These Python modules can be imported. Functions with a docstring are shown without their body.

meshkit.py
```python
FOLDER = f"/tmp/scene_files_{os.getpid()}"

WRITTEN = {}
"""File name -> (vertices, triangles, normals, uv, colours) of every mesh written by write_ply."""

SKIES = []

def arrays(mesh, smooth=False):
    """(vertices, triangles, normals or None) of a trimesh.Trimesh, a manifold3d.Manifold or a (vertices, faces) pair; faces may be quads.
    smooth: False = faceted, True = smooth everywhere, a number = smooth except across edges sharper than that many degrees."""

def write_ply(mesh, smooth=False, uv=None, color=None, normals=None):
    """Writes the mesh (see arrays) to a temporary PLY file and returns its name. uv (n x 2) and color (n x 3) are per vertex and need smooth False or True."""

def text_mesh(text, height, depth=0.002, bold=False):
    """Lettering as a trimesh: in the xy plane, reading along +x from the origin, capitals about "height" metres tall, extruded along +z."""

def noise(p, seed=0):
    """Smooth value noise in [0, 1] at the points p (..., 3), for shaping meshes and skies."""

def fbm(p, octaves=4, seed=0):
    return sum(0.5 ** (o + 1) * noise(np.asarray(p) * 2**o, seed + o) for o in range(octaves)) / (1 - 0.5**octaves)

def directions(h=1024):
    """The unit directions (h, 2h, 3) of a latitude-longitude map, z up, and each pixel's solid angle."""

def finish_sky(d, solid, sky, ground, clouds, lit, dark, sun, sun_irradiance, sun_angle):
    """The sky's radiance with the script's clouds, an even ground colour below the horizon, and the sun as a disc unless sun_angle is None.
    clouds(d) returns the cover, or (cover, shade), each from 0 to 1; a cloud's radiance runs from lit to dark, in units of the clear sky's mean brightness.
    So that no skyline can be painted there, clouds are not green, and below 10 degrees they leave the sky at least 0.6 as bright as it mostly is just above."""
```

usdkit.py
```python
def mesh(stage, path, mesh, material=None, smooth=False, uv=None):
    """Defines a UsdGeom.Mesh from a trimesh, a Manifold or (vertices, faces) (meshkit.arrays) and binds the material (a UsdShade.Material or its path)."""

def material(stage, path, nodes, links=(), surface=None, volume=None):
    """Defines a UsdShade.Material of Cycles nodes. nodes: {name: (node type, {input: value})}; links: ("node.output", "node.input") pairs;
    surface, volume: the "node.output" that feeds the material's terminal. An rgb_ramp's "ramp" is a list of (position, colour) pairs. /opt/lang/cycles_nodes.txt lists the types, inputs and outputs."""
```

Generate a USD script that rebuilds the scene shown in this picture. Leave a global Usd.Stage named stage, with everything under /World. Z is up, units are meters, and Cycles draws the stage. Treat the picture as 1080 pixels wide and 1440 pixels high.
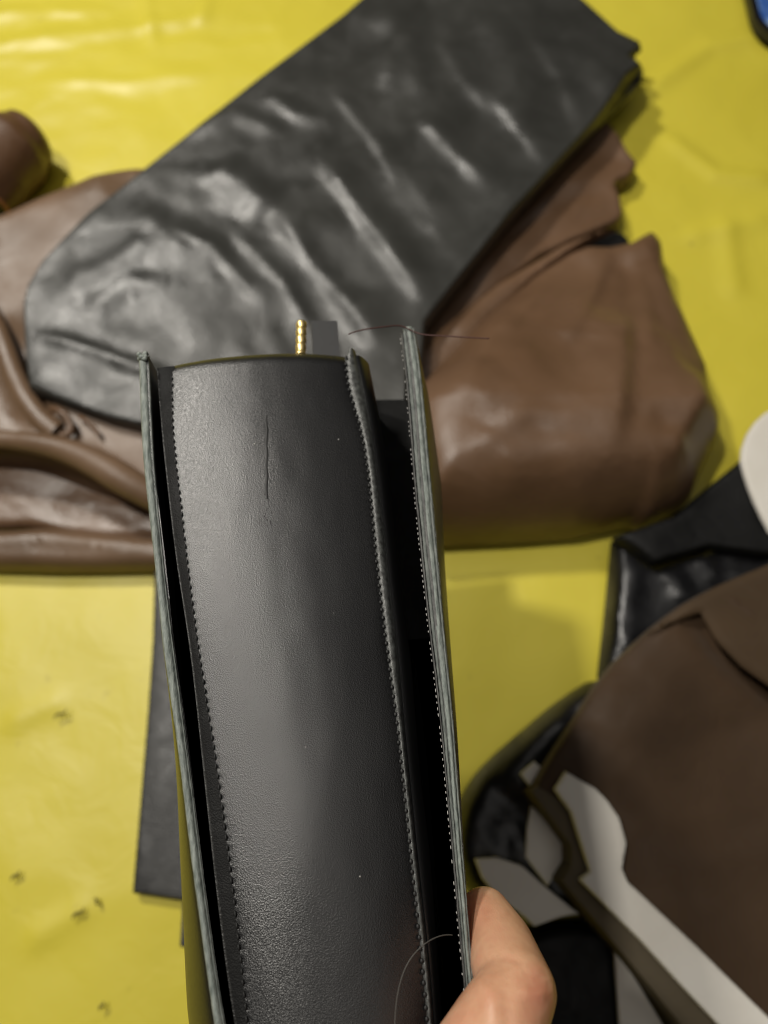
import math, random
import numpy as np
import trimesh, manifold3d as m3
import shapely.geometry as sg
from scipy.spatial import Delaunay, cKDTree
from scipy.interpolate import CubicSpline
from pxr import Usd, UsdGeom, UsdLux, UsdShade, Gf, Sdf, Vt
import usdkit, meshkit

random.seed(4)
rng = np.random.default_rng(4)
stage = Usd.Stage.CreateInMemory()
UsdGeom.SetStageUpAxis(stage, UsdGeom.Tokens.z)
UsdGeom.SetStageMetersPerUnit(stage, 1.0)
world = UsdGeom.Xform.Define(stage, '/World')
stage.SetDefaultPrim(world.GetPrim())

# ------------------------------------------------------------------ camera
PITCH = math.radians(20)            # away from straight down
CAM_H = 0.62
CAM = np.array([0, -CAM_H * math.tan(PITCH), CAM_H])
FWD = np.array([0, math.sin(PITCH), -math.cos(PITCH)])
UP = np.array([0, math.cos(PITCH), math.sin(PITCH)])
RIGHT = np.array([1.0, 0, 0])
FPX = 1067.0                        # focal length in pixels of the 1080 x 1440 picture
cam = UsdGeom.Camera.Define(stage, '/World/camera')
cam.AddTransformOp().Set(Gf.Matrix4d(*[float(x) for r in (
    (*RIGHT, 0), (*UP, 0), (*(-FWD), 0), (*CAM, 1)) for x in r]))
cam.CreateFocalLengthAttr(26.0)
cam.CreateHorizontalApertureAttr(26.0 * 1080 / FPX)
cam.CreateVerticalApertureAttr(26.0 * 1440 / FPX)
cam.CreateClippingRangeAttr(Gf.Vec2f(0.01, 50))
cam.CreateFStopAttr(6.8)
cam.CreateFocusDistanceAttr(0.258)
cam.CreateExposureAttr(0.0)

# ------------------------------------------------------------------ lamps
def rect_lamp(name, pos, target, w, h, intensity, color):
    l = UsdLux.RectLight.Define(stage, '/World/' + name)
    pos, target = np.array(pos, float), np.array(target, float)
    z = pos - target; z /= np.linalg.norm(z)
    x = np.cross([0, 1, 0.001], z); x /= np.linalg.norm(x); y = np.cross(z, x)
    l.AddTransformOp().Set(Gf.Matrix4d(*[float(c) for r in ((*x, 0), (*y, 0), (*z, 0), (*pos, 1)) for c in r]))
    l.CreateWidthAttr(w); l.CreateHeightAttr(h)
    l.CreateIntensityAttr(intensity); l.CreateColorAttr(Gf.Vec3f(*color))
    return l
rect_lamp('ceiling_lamp', (-0.62, 0.18, 1.8), (0, 0.1, 0), 0.09, 0.09, 590, (1.0, 0.95, 0.86))
rect_lamp('ceiling_lamp_001', (-0.9, 1.0, 1.6), (0, 0.1, 0), 0.14, 0.14, 360, (1.0, 0.95, 0.86))
rect_lamp('ambient_fill', (0, 0.2, 2.5), (0, 0.2, 0), 3.2, 3.2, 0.42, (1.0, 0.95, 0.88))  # added unseen fill, stands in for light bounced around the room

# ------------------------------------------------------------------ geometry of the view, used to lay things out
def ray(px, py):
    return FWD + (px - 540) / FPX * RIGHT - (py - 720) / FPX * UP
def at(px, py, z=0.0):
    """Point of the table scene at height z."""
    r = ray(px, py)
    return CAM + r * ((z - CAM[2]) / r[2])

# ------------------------------------------------------------------ naming helpers
used = {}
def numbered(path):
    n = used.get(path, 0); used[path] = n + 1
    return path if n == 0 else f'{path}_{n:03d}'
def tag(prim, label=None, cat=None, group=None, kind=None):
    prim = prim.GetPrim() if hasattr(prim, 'GetPrim') else prim
    for k, v in (('label', label), ('category', cat), ('group', group), ('kind', kind)):
        if v: prim.SetCustomDataByKey(k, v)
    return prim
class Thing:
    def __init__(self, name, label, cat, loc=(0, 0, 0), matrix=None, group=None, kind=None):
        self.path = numbered('/World/' + name)
        self.x = UsdGeom.Xform.Define(stage, self.path)
        self.loc = np.array(loc, float); self.local = matrix is not None
        if matrix is not None: self.x.AddTransformOp().Set(matrix)
        else: self.x.AddTranslateOp().Set(Gf.Vec3d(*map(float, loc)))
        tag(self.x, label, cat, group, kind)
    def part(self, name, mesh, mat, smooth=40, parent=None, label=None, kind=None):
        v, f = arr(mesh)
        p = numbered((parent or self.path) + '/' + name)
        m = usdkit.mesh(stage, p, (v - (0 if self.local else self.loc), f), mat, smooth=smooth)
        tag(m, label, kind=kind)
        return p
def arr(mesh):
    if hasattr(mesh, 'to_mesh'):
        k = mesh.to_mesh(); return np.array(k.vert_properties[:, :3]), np.array(k.tri_verts)
    if isinstance(mesh, tuple):
        v, f = np.asarray(mesh[0], float), np.asarray(mesh[1], int)
        if f.shape[1] == 4: f = np.vstack([f[:, [0, 1, 2]], f[:, [0, 2, 3]]])
        return v, f
    return np.array(mesh.vertices), np.array(mesh.faces)
def join(ms):
    V, F, n = [], [], 0
    for m in ms:
        v, f = arr(m); V.append(v); F.append(f + n); n += len(v)
    return np.vstack(V), np.vstack(F)

# ------------------------------------------------------------------ materials
def mat(name, nodes, links, surface='p.BSDF'):
    return usdkit.material(stage, '/World/Looks/' + name, nodes, links, surface=surface)
def leather(name, c1, c2, rough, grain=700, grain_d=0.00025, big=14, rr=0.12, spec=0.5, wr=60, wr_d=0.0012, sheen=0.0):
    n = {'t': ('texture_coordinate', {}),
         'v': ('voronoi_texture', {'scale': grain, 'feature': 'f1'}),
         'n': ('noise_texture', {'scale': big, 'detail': 5.0}),
         'w': ('noise_texture', {'scale': wr, 'detail': 4.0, 'distortion': 0.6}),
         'r': ('rgb_ramp', {'ramp': [(0.3, c1), (0.7, c2)]}),
         'm': ('map_range', {'from_min': 0.3, 'from_max': 0.7, 'to_min': rough - rr, 'to_max': rough + rr}),
         'b1': ('bump', {'strength': 0.7, 'distance': wr_d}),
         'b2': ('bump', {'strength': 0.6, 'distance': grain_d}),
         'p': ('principled_bsdf', {'specular_ior_level': spec, 'sheen_weight': sheen})}
    l = [('t.object', 'v.vector'), ('t.object', 'n.vector'), ('t.object', 'w.vector'), ('n.fac', 'r.fac'), ('r.color', 'p.base_color'),
         ('w.fac', 'm.value'), ('m.result', 'p.roughness'), ('w.fac', 'b1.height'), ('v.distance', 'b2.height'),
         ('b1.normal', 'b2.normal'), ('b2.normal', 'p.normal')]
    return mat(name, n, l)
M = {}
M['black_hide'] = leather('black_hide_leather', (.03, .03, .027), (.042, .042, .038), .37, wr=28, wr_d=.0009)
M['black_shiny'] = leather('black_shiny_leather', (.006, .006, .007), (.013, .013, .014), .34, wr=30, wr_d=.0015)
M['black_flat'] = leather('black_strip_leather', (.03, .03, .03), (.042, .042, .04), .45, wr=60, wr_d=.0006)
M['black_matt'] = leather('black_soft_fabric', (.004, .004, .004), (.007, .007, .007), .6, spec=.25)
M['brown'] = leather('brown_leather', (.115, .064, .034), (.165, .094, .053), .35, wr=14, wr_d=.003)
M['taupe'] = leather('taupe_brown_leather', (.125, .076, .043), (.175, .108, .064), .42, wr=14, wr_d=.003)
M['dark_brown'] = leather('dark_brown_leather', (.085, .042, .02), (.12, .062, .03), .42)
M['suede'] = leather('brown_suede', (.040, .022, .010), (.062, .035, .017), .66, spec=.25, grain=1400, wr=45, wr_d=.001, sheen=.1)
M['suede_lit'] = leather('lit_brown_suede', (.044, .026, .012), (.066, .040, .0195), .65, spec=.25, grain=1400, wr=25, wr_d=.002)  # panel suede made lighter, for the light on its upper corner
M['suede_edge'] = leather('brown_suede_edge', (.085, .068, .043), (.125, .102, .068), .8, spec=.2)
M['white'] = leather('white_leather', (.70, .66, .59), (.78, .75, .69), .55, wr=40, wr_d=.0008)
M['tan_edge'] = leather('tan_cut_edge', (.35, .14, .06), (.45, .2, .09), .6)
M['bag'] = leather('bag_black_leather', (.006, .006, .0065), (.010, .010, .0105), .335, grain=2700, grain_d=.00014, rr=.03, wr=18, wr_d=.00025, spec=.85)
M['bag_edge'] = leather('bag_seam_leather', (.02, .02, .02), (.04, .04, .038), .42, grain=1800, grain_d=.0003, wr=400, wr_d=.0006)
M['edge_worn'] = leather('bag_worn_seam', (.03, .03, .029), (.10, .105, .10), .42, grain=2600, grain_d=.0001, big=600, wr=500, wr_d=.0003)
M['tab'] = leather('tab_leather', (.03, .03, .031), (.036, .036, .037), .6, grain=2600, grain_d=.00003, wr_d=.0001)
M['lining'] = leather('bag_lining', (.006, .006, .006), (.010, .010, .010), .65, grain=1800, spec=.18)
M['thread_black'] = mat('black_thread', {'p': ('principled_bsdf', {'base_color': (.006, .006, .006), 'roughness': .6})}, [])
M['thread_pale'] = mat('pale_thread', {'p': ('principled_bsdf', {'base_color': (.45, .44, .42), 'roughness': .6})}, [])
M['thread_grey'] = mat('grey_thread', {'p': ('principled_bsdf', {'base_color': (.07, .067, .06), 'roughness': .6})}, [])
M['thread_pink'] = mat('dark_red_thread', {'p': ('principled_bsdf', {'base_color': (.075, .028, .024), 'roughness': .5})}, [])
M['lint'] = mat('grey_lint', {'p': ('principled_bsdf', {'base_color': (.2, .17, .03), 'roughness': .8})}, [])
M['brass'] = mat('brass', {'p': ('principled_bsdf', {'base_color': (.95, .74, .34), 'metallic': 1.0, 'roughness': .42})}, [])
def raw_edge(name, c1, c2):
    return mat(name, {'t': ('texture_coordinate', {}), 'mp': ('mapping', {'scale': (2.0, .45, 1.0)}), 'n': ('noise_texture', {'scale': 420.0, 'detail': 5.0, 'roughness': .7}),
        'r': ('rgb_ramp', {'ramp': [(.32, c1), (.62, c2)]}), 'b': ('bump', {'strength': .8, 'distance': .0006}),
        'p': ('principled_bsdf', {'roughness': .62})},
        [('t.object', 'mp.vector'), ('mp.vector', 'n.vector'), ('n.fac', 'r.fac'), ('r.color', 'p.base_color'), ('n.fac', 'b.height'), ('b.normal', 'p.normal')])
M['edge_pale'] = raw_edge('pale_cut_edge', (.09, .11, .10), (.27, .30, .275))
M['edge_grey'] = raw_edge('grey_cut_edge', (.05, .06, .056), (.17, .185, .17))
M['edge_dark'] = raw_edge('dark_cut_edge', (.03, .03, .03), (.12, .12, .115))
M['sheet'] = mat('yellow_plastic', {'t': ('texture_coordinate', {}), 'n': ('noise_texture', {'scale': 5.0, 'detail': 4.0}),
    'r': ('rgb_ramp', {'ramp': [(.3, (.61, .52, .045)), (.7, (.69, .595, .06))]}),
    'w': ('noise_texture', {'scale': 26.0, 'detail': 3.0, 'distortion': 1.2}), 'b': ('bump', {'strength': .5, 'distance': .0012}),
    's': ('noise_texture', {'scale': 60.0, 'detail': 6.0}), 'sr': ('rgb_ramp', {'ramp': [(.70, (0, 0, 0)), (.80, (.6, .6, .6))]}),
    'x': ('mix', {'color2': (.40, .33, .04)}),
    'p': ('principled_bsdf', {'roughness': .42, 'specular_ior_level': .5})},
    [('t.object', 'n.vector'), ('t.object', 'w.vector'), ('t.object', 's.vector'), ('n.fac', 'r.fac'), ('s.fac', 'sr.fac'), ('sr.color', 'x.fac'),
     ('r.color', 'x.color1'), ('x.color', 'p.base_color'), ('w.fac', 'b.height'), ('b.normal', 'p.normal')])
M['skin'] = mat('skin', {'t': ('texture_coordinate', {}), 'n': ('noise_texture', {'scale': 70.0, 'detail': 5.0}), 'a': ('attribute', {'attribute': 'blush'}),
    'r': ('rgb_ramp', {'ramp': [(.3, (.48, .235, .135)), (.5, (.59, .33, .2)), (.68, (.56, .27, .165))]}), 'x': ('mix', {'color2': (.50, .17, .105)}),
    'v': ('voronoi_texture', {'scale': 1300.0, 'feature': 'distance_to_edge'}), 'w': ('noise_texture', {'scale': 420.0, 'detail': 3.0}),
    'b': ('bump', {'strength': .5, 'distance': .00012}), 'b2': ('bump', {'strength': .5, 'distance': .0003}),
    'p': ('principled_bsdf', {'roughness': .47, 'subsurface_weight': .2, 'subsurface_scale': .003, 'subsurface_radius': (1, .35, .2)})},
    [('t.object', 'n.vector'), ('t.object', 'v.vector'), ('t.object', 'w.vector'), ('n.fac', 'r.fac'), ('r.color', 'x.color1'), ('a.fac', 'x.fac'), ('x.color', 'p.base_color'),
     ('v.distance', 'b.height'), ('w.fac', 'b2.height'), ('b.normal', 'b2.normal'), ('b2.normal', 'p.normal')])
M['nail'] = mat('nail', {'p': ('principled_bsdf', {'base_color': (.72, .45, .36), 'roughness': .25})}, [])
M['rubber'] = mat('black_plastic', {'p': ('principled_bsdf', {'base_color': (.01, .01, .012), 'roughness': .3})}, [])
M['screen'] = mat('blue_white_face', {'t': ('texture_coordinate', {}), 'n': ('noise_texture', {'scale': 26.0, 'detail': 2.0}),
    'r': ('rgb_ramp', {'ramp': [(.42, (.05, .13, .42)), (.5, (.2, .34, .62)), (.58, (.75, .78, .85))]}),
    'p': ('principled_bsdf', {'roughness': .15})}, [('t.object', 'n.vector'), ('n.fac', 'r.fac'), ('r.color', 'p.base_color')])

# ------------------------------------------------------------------ mesh helpers
def chaikin(p, n=2, closed=True):
    p = np.asarray(p, float)
    for _ in range(n):
        q = np.roll(p, -1, 0)
        a, b = .75 * p + .25 * q, .25 * p + .75 * q
        p = np.stack([a, b], 1).reshape(-1, p.shape[1])
    return p
def pline_dist(xy, line):
    """distance to a polyline, signed (left positive), and the parameter 0..1 along it."""
    line = np.asarray(line, float); best = np.full(len(xy), 1e9); sgn = np.ones(len(xy)); par = np.zeros(len(xy))
    seg = np.linalg.norm(np.diff(line, axis=0), axis=1); cum = np.concatenate([[0], np.cumsum(seg)])
    for k in range(len(line) - 1):
        a, b = line[k], line[k + 1]; d = b - a; L = seg[k]
        t = np.clip(((xy - a) @ d) / (L * L), 0, 1)
        q = xy - (a + t[:, None] * d); dist = np.linalg.norm(q, axis=1)
        c = d[0] * (xy - a)[:, 1] - d[1] * (xy - a)[:, 0]
        m = dist < best
        best[m] = dist[m]; sgn[m] = np.sign(c[m]); par[m] = (cum[k] + t[m] * L) / cum[-1]
    return best, sgn, par
def hide(outline, zref, h, r, z0=None, step=.005, ridges=(), noise=(), round_it=2, lift=None, rvar=None, rings=(0.06, 0.2, 0.42, 0.7, 1.0)):
    """A sheet or folded pad of leather: outline in picture pixels at height zref, h thick, its rim rounded over r.
    ridges: (pixel polyline, width, height[, side skew]); noise: (scale xyz, amplitude, seed)."""
    pts = np.array([at(px, py, zref)[:2] for px, py in outline])
    if round_it: pts = chaikin(pts, round_it)
    poly = sg.Polygon(pts).buffer(0)
    if poly.geom_type != 'Polygon': poly = max(poly.geoms, key=lambda g: g.area)
    def sample(ring, s):
        n = max(int(ring.length / s), 8)
        return np.array([ring.interpolate(i / n, normalized=True).coords[0] for i in range(n)])
    bnd = sample(poly.exterior, min(step, max(r, .002)))
    P = [bnd]; 
    for k in rings:
        g = poly.buffer(-r * k)
        for gg in getattr(g, 'geoms', [g]):
            if not gg.is_empty and gg.exterior.length > .01: P.append(sample(gg.exterior, min(step, max(r, .002) * 1.2)))
    x0, y0, x1, y1 = poly.bounds
    gx, gy = np.meshgrid(np.arange(x0, x1, step), np.arange(y0, y1, step))
    g = np.c_[gx.ravel(), gy.ravel()]; g += rng.uniform(-.2, .2, g.shape) * step
    import shapely
    inner = poly.buffer(-r * max(rings) - step * .4)
    if not inner.is_empty: P.append(g[shapely.contains_xy(inner, g[:, 0], g[:, 1])])
    nb = len(bnd); P = np.vstack(P)
    tri = Delaunay(P).simplices
    c = P[tri].mean(1); tri = tri[shapely.contains_xy(poly.buffer(1e-6), c[:, 0], c[:, 1])]
    a = P[tri]; s = np.cross(a[:, 1] - a[:, 0], a[:, 2] - a[:, 0]); tri = tri[np.abs(s) > 1e-12]; s = s[np.abs(s) > 1e-12]
    tri[s < 0] = tri[s < 0][:, ::-1]
    d = cKDTree(sample(poly.exterior, .0008)).query(P)[0]; d[:nb] = 0
    rr = rvar(P) if rvar else r
    u = np.clip(d / rr, 0, 1); prof = np.sqrt(np.maximum(1 - (1 - u) ** 2, 0))
    base = (zref - h) if z0 is None else z0
    bz = base(P) if callable(base) else np.full(len(P), base)
    hh = h(P) if callable(h) else h
    z = bz + hh * prof
    fade = np.clip(d / .012, 0, 1)
    for rd in ridges:
        line, w, amp = rd[:3]; skew = rd[3] if len(rd) > 3 else 0
        L = np.array([at(px, py, zref)[:2] for px, py in line])
        dd, sg_, par = pline_dist(P, L)
        ww = w * np.where(sg_ > 0, 1 + skew, 1 - skew)
        z += amp * np.exp(-(dd / ww) ** 2) * fade * np.clip(np.minimum(par, 1 - par) * 5 + .15, 0, 1)
    for sc, amp, seed in noise:
        z += amp * (meshkit.fbm(np.c_[P[:, 0] * sc[0] + P[:, 1] * sc[1], P[:, 1] * sc[2] + P[:, 0] * sc[3], np.zeros(len(P))], 3, seed) - .5) * 2 * fade
    if lift is not None: z += lift(P)
    z = np.maximum(z, bz + 1e-4)
    z[:nb] = bz[:nb] + .0 if lift is None else bz[:nb] + lift(P[:nb])
    zb = bz if lift is None else bz + lift(P)
    inn = np.arange(nb, len(P)); mp = np.arange(len(P)); mp[nb:] = len(P) + np.arange(len(inn))
    V = np.vstack([np.c_[P, z], np.c_[P[nb:], zb[nb:] - 1e-4]])
    return V, np.vstack([tri, mp[tri][:, ::-1]])
def drape(mesh, line, n, off):
    v, f = arr(mesh); t = cKDTree(v[:len(v) * 2 // 3, :2]); out = []
    for px, py in spline(line, n):
        z = .03
        for _ in range(6): z = v[t.query(at(px, py, z)[:2])[1], 2]
        out.append((px, py, z))
    o = np.array(out); zz = np.polyval(np.polyfit(np.arange(n), o[:, 2], 2), np.arange(n))
    return np.array([at(px, py, z + off) for (px, py, _), z in zip(o, zz)])
def grid_faces(n, m, close_j=False):
    i, j = np.meshgrid(np.arange(n - 1), np.arange(m if close_j else m - 1), indexing='ij')
    a = i * m + j; b = i * m + (j + 1) % m; c = (i + 1) * m + (j + 1) % m; d = (i + 1) * m + j
    return np.stack([a, b, c, d], -1).reshape(-1, 4)
def thick(P, t):
    """P (n, m, 3) a sheet; thickened by t against its normal, as a closed solid."""
    n, m = P.shape[:2]
    N = np.cross(np.gradient(P, axis=0), np.gradient(P, axis=1)); N /= np.linalg.norm(N, axis=2, keepdims=True) + 1e-12
    A, B = P.reshape(-1, 3), (P - N * t).reshape(-1, 3)
    f = grid_faces(n, m); k = n * m
    idx = np.arange(k).reshape(n, m)
    rim = np.concatenate([idx[0, :-1], idx[:-1, -1], idx[-1, :0:-1], idx[:0:-1, 0]])
    nx = np.roll(rim, -1)
    side = np.stack([rim, rim + k, nx + k, nx], 1)
    return np.vstack([A, B]), np.vstack([f, f[:, ::-1] + k, side])
def tube(pts, rad, sides=8, caps=True, ref=(0, 0, 1), sx=1.0):
    p = np.asarray(pts, float); n = len(p); rad = np.broadcast_to(rad, (n,))
    t = np.gradient(p, axis=0); t /= np.linalg.norm(t, axis=1, keepdims=True) + 1e-12
    a = np.cross(t, np.asarray(ref, float)); a /= np.linalg.norm(a, axis=1, keepdims=True) + 1e-9
    b = np.cross(t, a); g = np.arange(sides) * 2 * np.pi / sides
    V = p[:, None] + rad[:, None, None] * (sx * np.cos(g)[None, :, None] * a[:, None] + np.sin(g)[None, :, None] * b[:, None])
    F = grid_faces(n, sides, True); V = V.reshape(-1, 3)
    F = np.vstack([F[:, [0, 1, 2]], F[:, [0, 2, 3]]])
    if caps:
        k = len(V); V = np.vstack([V, p[:1], p[-1:]]); j = np.arange(sides); j2 = (j + 1) % sides
        F = np.vstack([F, np.c_[np.full(sides, k), j2, j], np.c_[np.full(sides, k + 1), (n - 1) * sides + j, (n - 1) * sides + j2]])
    return V, F
def spline(pts, n):
    p = np.asarray(pts, float); s = np.concatenate([[0], np.cumsum(np.linalg.norm(np.diff(p, axis=0), axis=1))])
    return CubicSpline(s, p)(np.linspace(0, s[-1], n))
_ico = trimesh.creation.icosphere(1, 1.0)
def blob(c, axes):
    """ellipsoid with the three half-axis vectors"""
    return np.asarray(c) + _ico.vertices @ np.asarray(axes), np.array(_ico.faces)

# ------------------------------------------------------------------ setting: yellow plastic sheet
def sheet_mesh():
    fx, fy = np.meshgrid(np.arange(-.62, .621, .005), np.arange(-.5, 1.101, .005))
    X, Y = fx, fy
    q = np.c_[X.ravel(), Y.ravel()]
    n1 = meshkit.fbm(np.c_[q * 5, np.zeros(len(q))], 4, 3); n2 = meshkit.fbm(np.c_[q * 9 + 7, np.zeros(len(q))], 3, 9)
    z = -.010 * np.abs(n1 - .5) - .003 * np.abs(n2 - .5)
    z += .0025 * (meshkit.fbm(np.c_[q * 3, np.zeros(len(q))], 2, 21) - .5)
    for line, w, amp in [([(-40, 60), (140, 40), (300, 15)], .012, .004), ([(-40, 15), (160, 5)], .011, .003), ([(60, 108), (180, 112), (300, 96)], .010, .003), ([(200, -20), (215, 60)], .008, .003), ([(290, -10), (280, 30)], .009, .003),
                         ([(930, 180), (1010, 240), (1100, 250)], .01, .004), ([(900, 130), (1000, 60), (1090, 40)], .012, .004), ([(960, 330), (1090, 300)], .012, .003),
                         ([(1020, 300), (1040, 420)], .012, .003), ([(0, 1020), (90, 980)], .01, .002), ([(30, 1330), (130, 1270)], .01, .002)]:
        dd, s, par = pline_dist(q, np.array([at(a, b)[:2] for a, b in line]))
        z += amp * np.exp(-(dd / w) ** 2) * np.clip(np.minimum(par, 1 - par) * 5 + .2, 0, 1)
    pc = at(120, 50)[:2]; mk_ = np.exp(-(((q - pc) / (.26, .12)) ** 2).sum(1))
    n3 = meshkit.fbm(np.c_[q[:, 0] * 14, q[:, 1] * 24, np.zeros(len(q))], 3, 33)
    z -= mk_ * .008 * np.abs(n3 - .5)
    z -= z.max() - .001
    n, m = X.shape
    V = np.c_[q, z]
    rim = 1.6
    F = grid_faces(n, m)
    # plain skirt to 1.6 m around
    idx = np.arange(n * m).reshape(n, m)
    loop = np.concatenate([idx[0, :-1], idx[:-1, -1], idx[-1, :0:-1], idx[:0:-1, 0]])
    c = np.array([0, .3]); o = V[loop, :2] - c; o = c + o / np.maximum(np.abs(o[:, :1]) / .62, np.abs(o[:, 1:]) / .8).max(1, keepdims=True) * 2.6
    k = len(V); V = np.vstack([V, np.c_[o, np.full(len(o), -.004)]])
    i = np.arange(len(loop)); j = (i + 1) % len(loop)
    F = np.vstack([F, np.stack([loop[i], k + i, k + j, loop[j]], 1)])
    return V, F
sh = usdkit.mesh(stage, '/World/ground', sheet_mesh(), M['sheet'], smooth=True)
tag(sh, 'wrinkled yellow plastic sheet spread out under all the leather', kind='structure')

def single(name, mesh, material, label, cat, group=None, smooth=40):
    v, f = arr(mesh); loc = np.array([*v[:, :2].mean(0), v[:, 2].min()])
    t = Thing(name, label, cat, loc, group=group)
    return t, v, f

def leather_thing(name, label, cat, pieces, group=None):
    """pieces: (part name, mesh, material[, label])"""
    vs = np.vstack([arr(p[1])[0] for p in pieces])
    t = Thing(name, label, cat, (*vs[:, :2].mean(0), vs[:, 2].min()), group=group)
    for p in pieces:
        t.part(p[0], p[1], p[2], smooth=50, label=p[3] if len(p) > 3 else None)
    return t
def flat_thing(name, label, cat, mesh, material, group=None):
    v, f = arr(mesh); loc = np.array([*v[:, :2].mean(0), v[:, 2].min()])
    p = numbered('/World/' + name)
    m = usdkit.mesh(stage, p, (v - loc, f), material, smooth=50)
    m.AddTranslateOp().Set(Gf.Vec3d(*map(float, loc)))
    tag(m, label, cat, group)

# ------------------------------------------------------------------ left brown hide
L = .002
leather_thing('brown_hide', 'taupe brown leather hide in loose folds under the left end of the black hide', 'leather hide', [
    ('lower_layer', hide([(-160, 735), (0, 742), (60, 735), (120, 742), (230, 752), (420, 760), (420, 800), (230, 798), (100, 800), (0, 798), (-160, 795)], .018, .018, .012, z0=L,
        ridges=[([(-100, 765), (60, 757), (220, 772)], .006, .003)]), M['taupe']),
    ('middle_layer', hide([(-160, 640), (0, 645), (60, 640), (160, 680), (260, 700), (420, 700), (420, 772), (230, 762), (100, 752), (40, 738), (0, 742), (-160, 735)], .012, .008, .008, z0=.006,
        noise=[((12, 4, 30, 6), .006, 5)]), M['brown']),
    ('upper_layer', hide([(-160, 360), (0, 300), (110, 242), (205, 218), (320, 260), (420, 470), (420, 705), (260, 708), (150, 690), (70, 655), (0, 640), (-160, 650)], .040, .030, .022, z0=.012,
        ridges=[([(-40, 330), (90, 300), (180, 250)], .03, .008), ([(50, 420), (25, 520), (60, 600)], .016, -.010), ([(-30, 640), (60, 640), (130, 655), (220, 705)], .010, .007)],
        noise=[((9, 3, 9, 2), .006, 8)]), M['taupe']),
    ('fold', tube(spline([at(-60, 615, .052), at(40, 622, .056), at(110, 640, .057), at(170, 672, .054), at(230, 705, .044), at(320, 735, .036)], 40),
        np.concatenate([np.full(8, .008), np.linspace(.008, .013, 16), np.linspace(.013, .010, 16)]), 14), M['taupe']),
    ('strap', tube(spline([at(-30, 420, .050), at(5, 490, .050), at(35, 560, .048), at(80, 606, .045)], 30), .0055, 10, sx=1.6), M['taupe']),
    ('curl', tube(spline([at(72, 578, .05), at(96, 590, .052), at(100, 606, .05), at(85, 612, .048)], 16), .003, 8), M['brown']),
    ('curl', tube(spline([at(112, 586, .046), at(126, 595, .048), at(140, 612, .046)], 12), .0018, 8), M['brown']),
])
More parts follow.
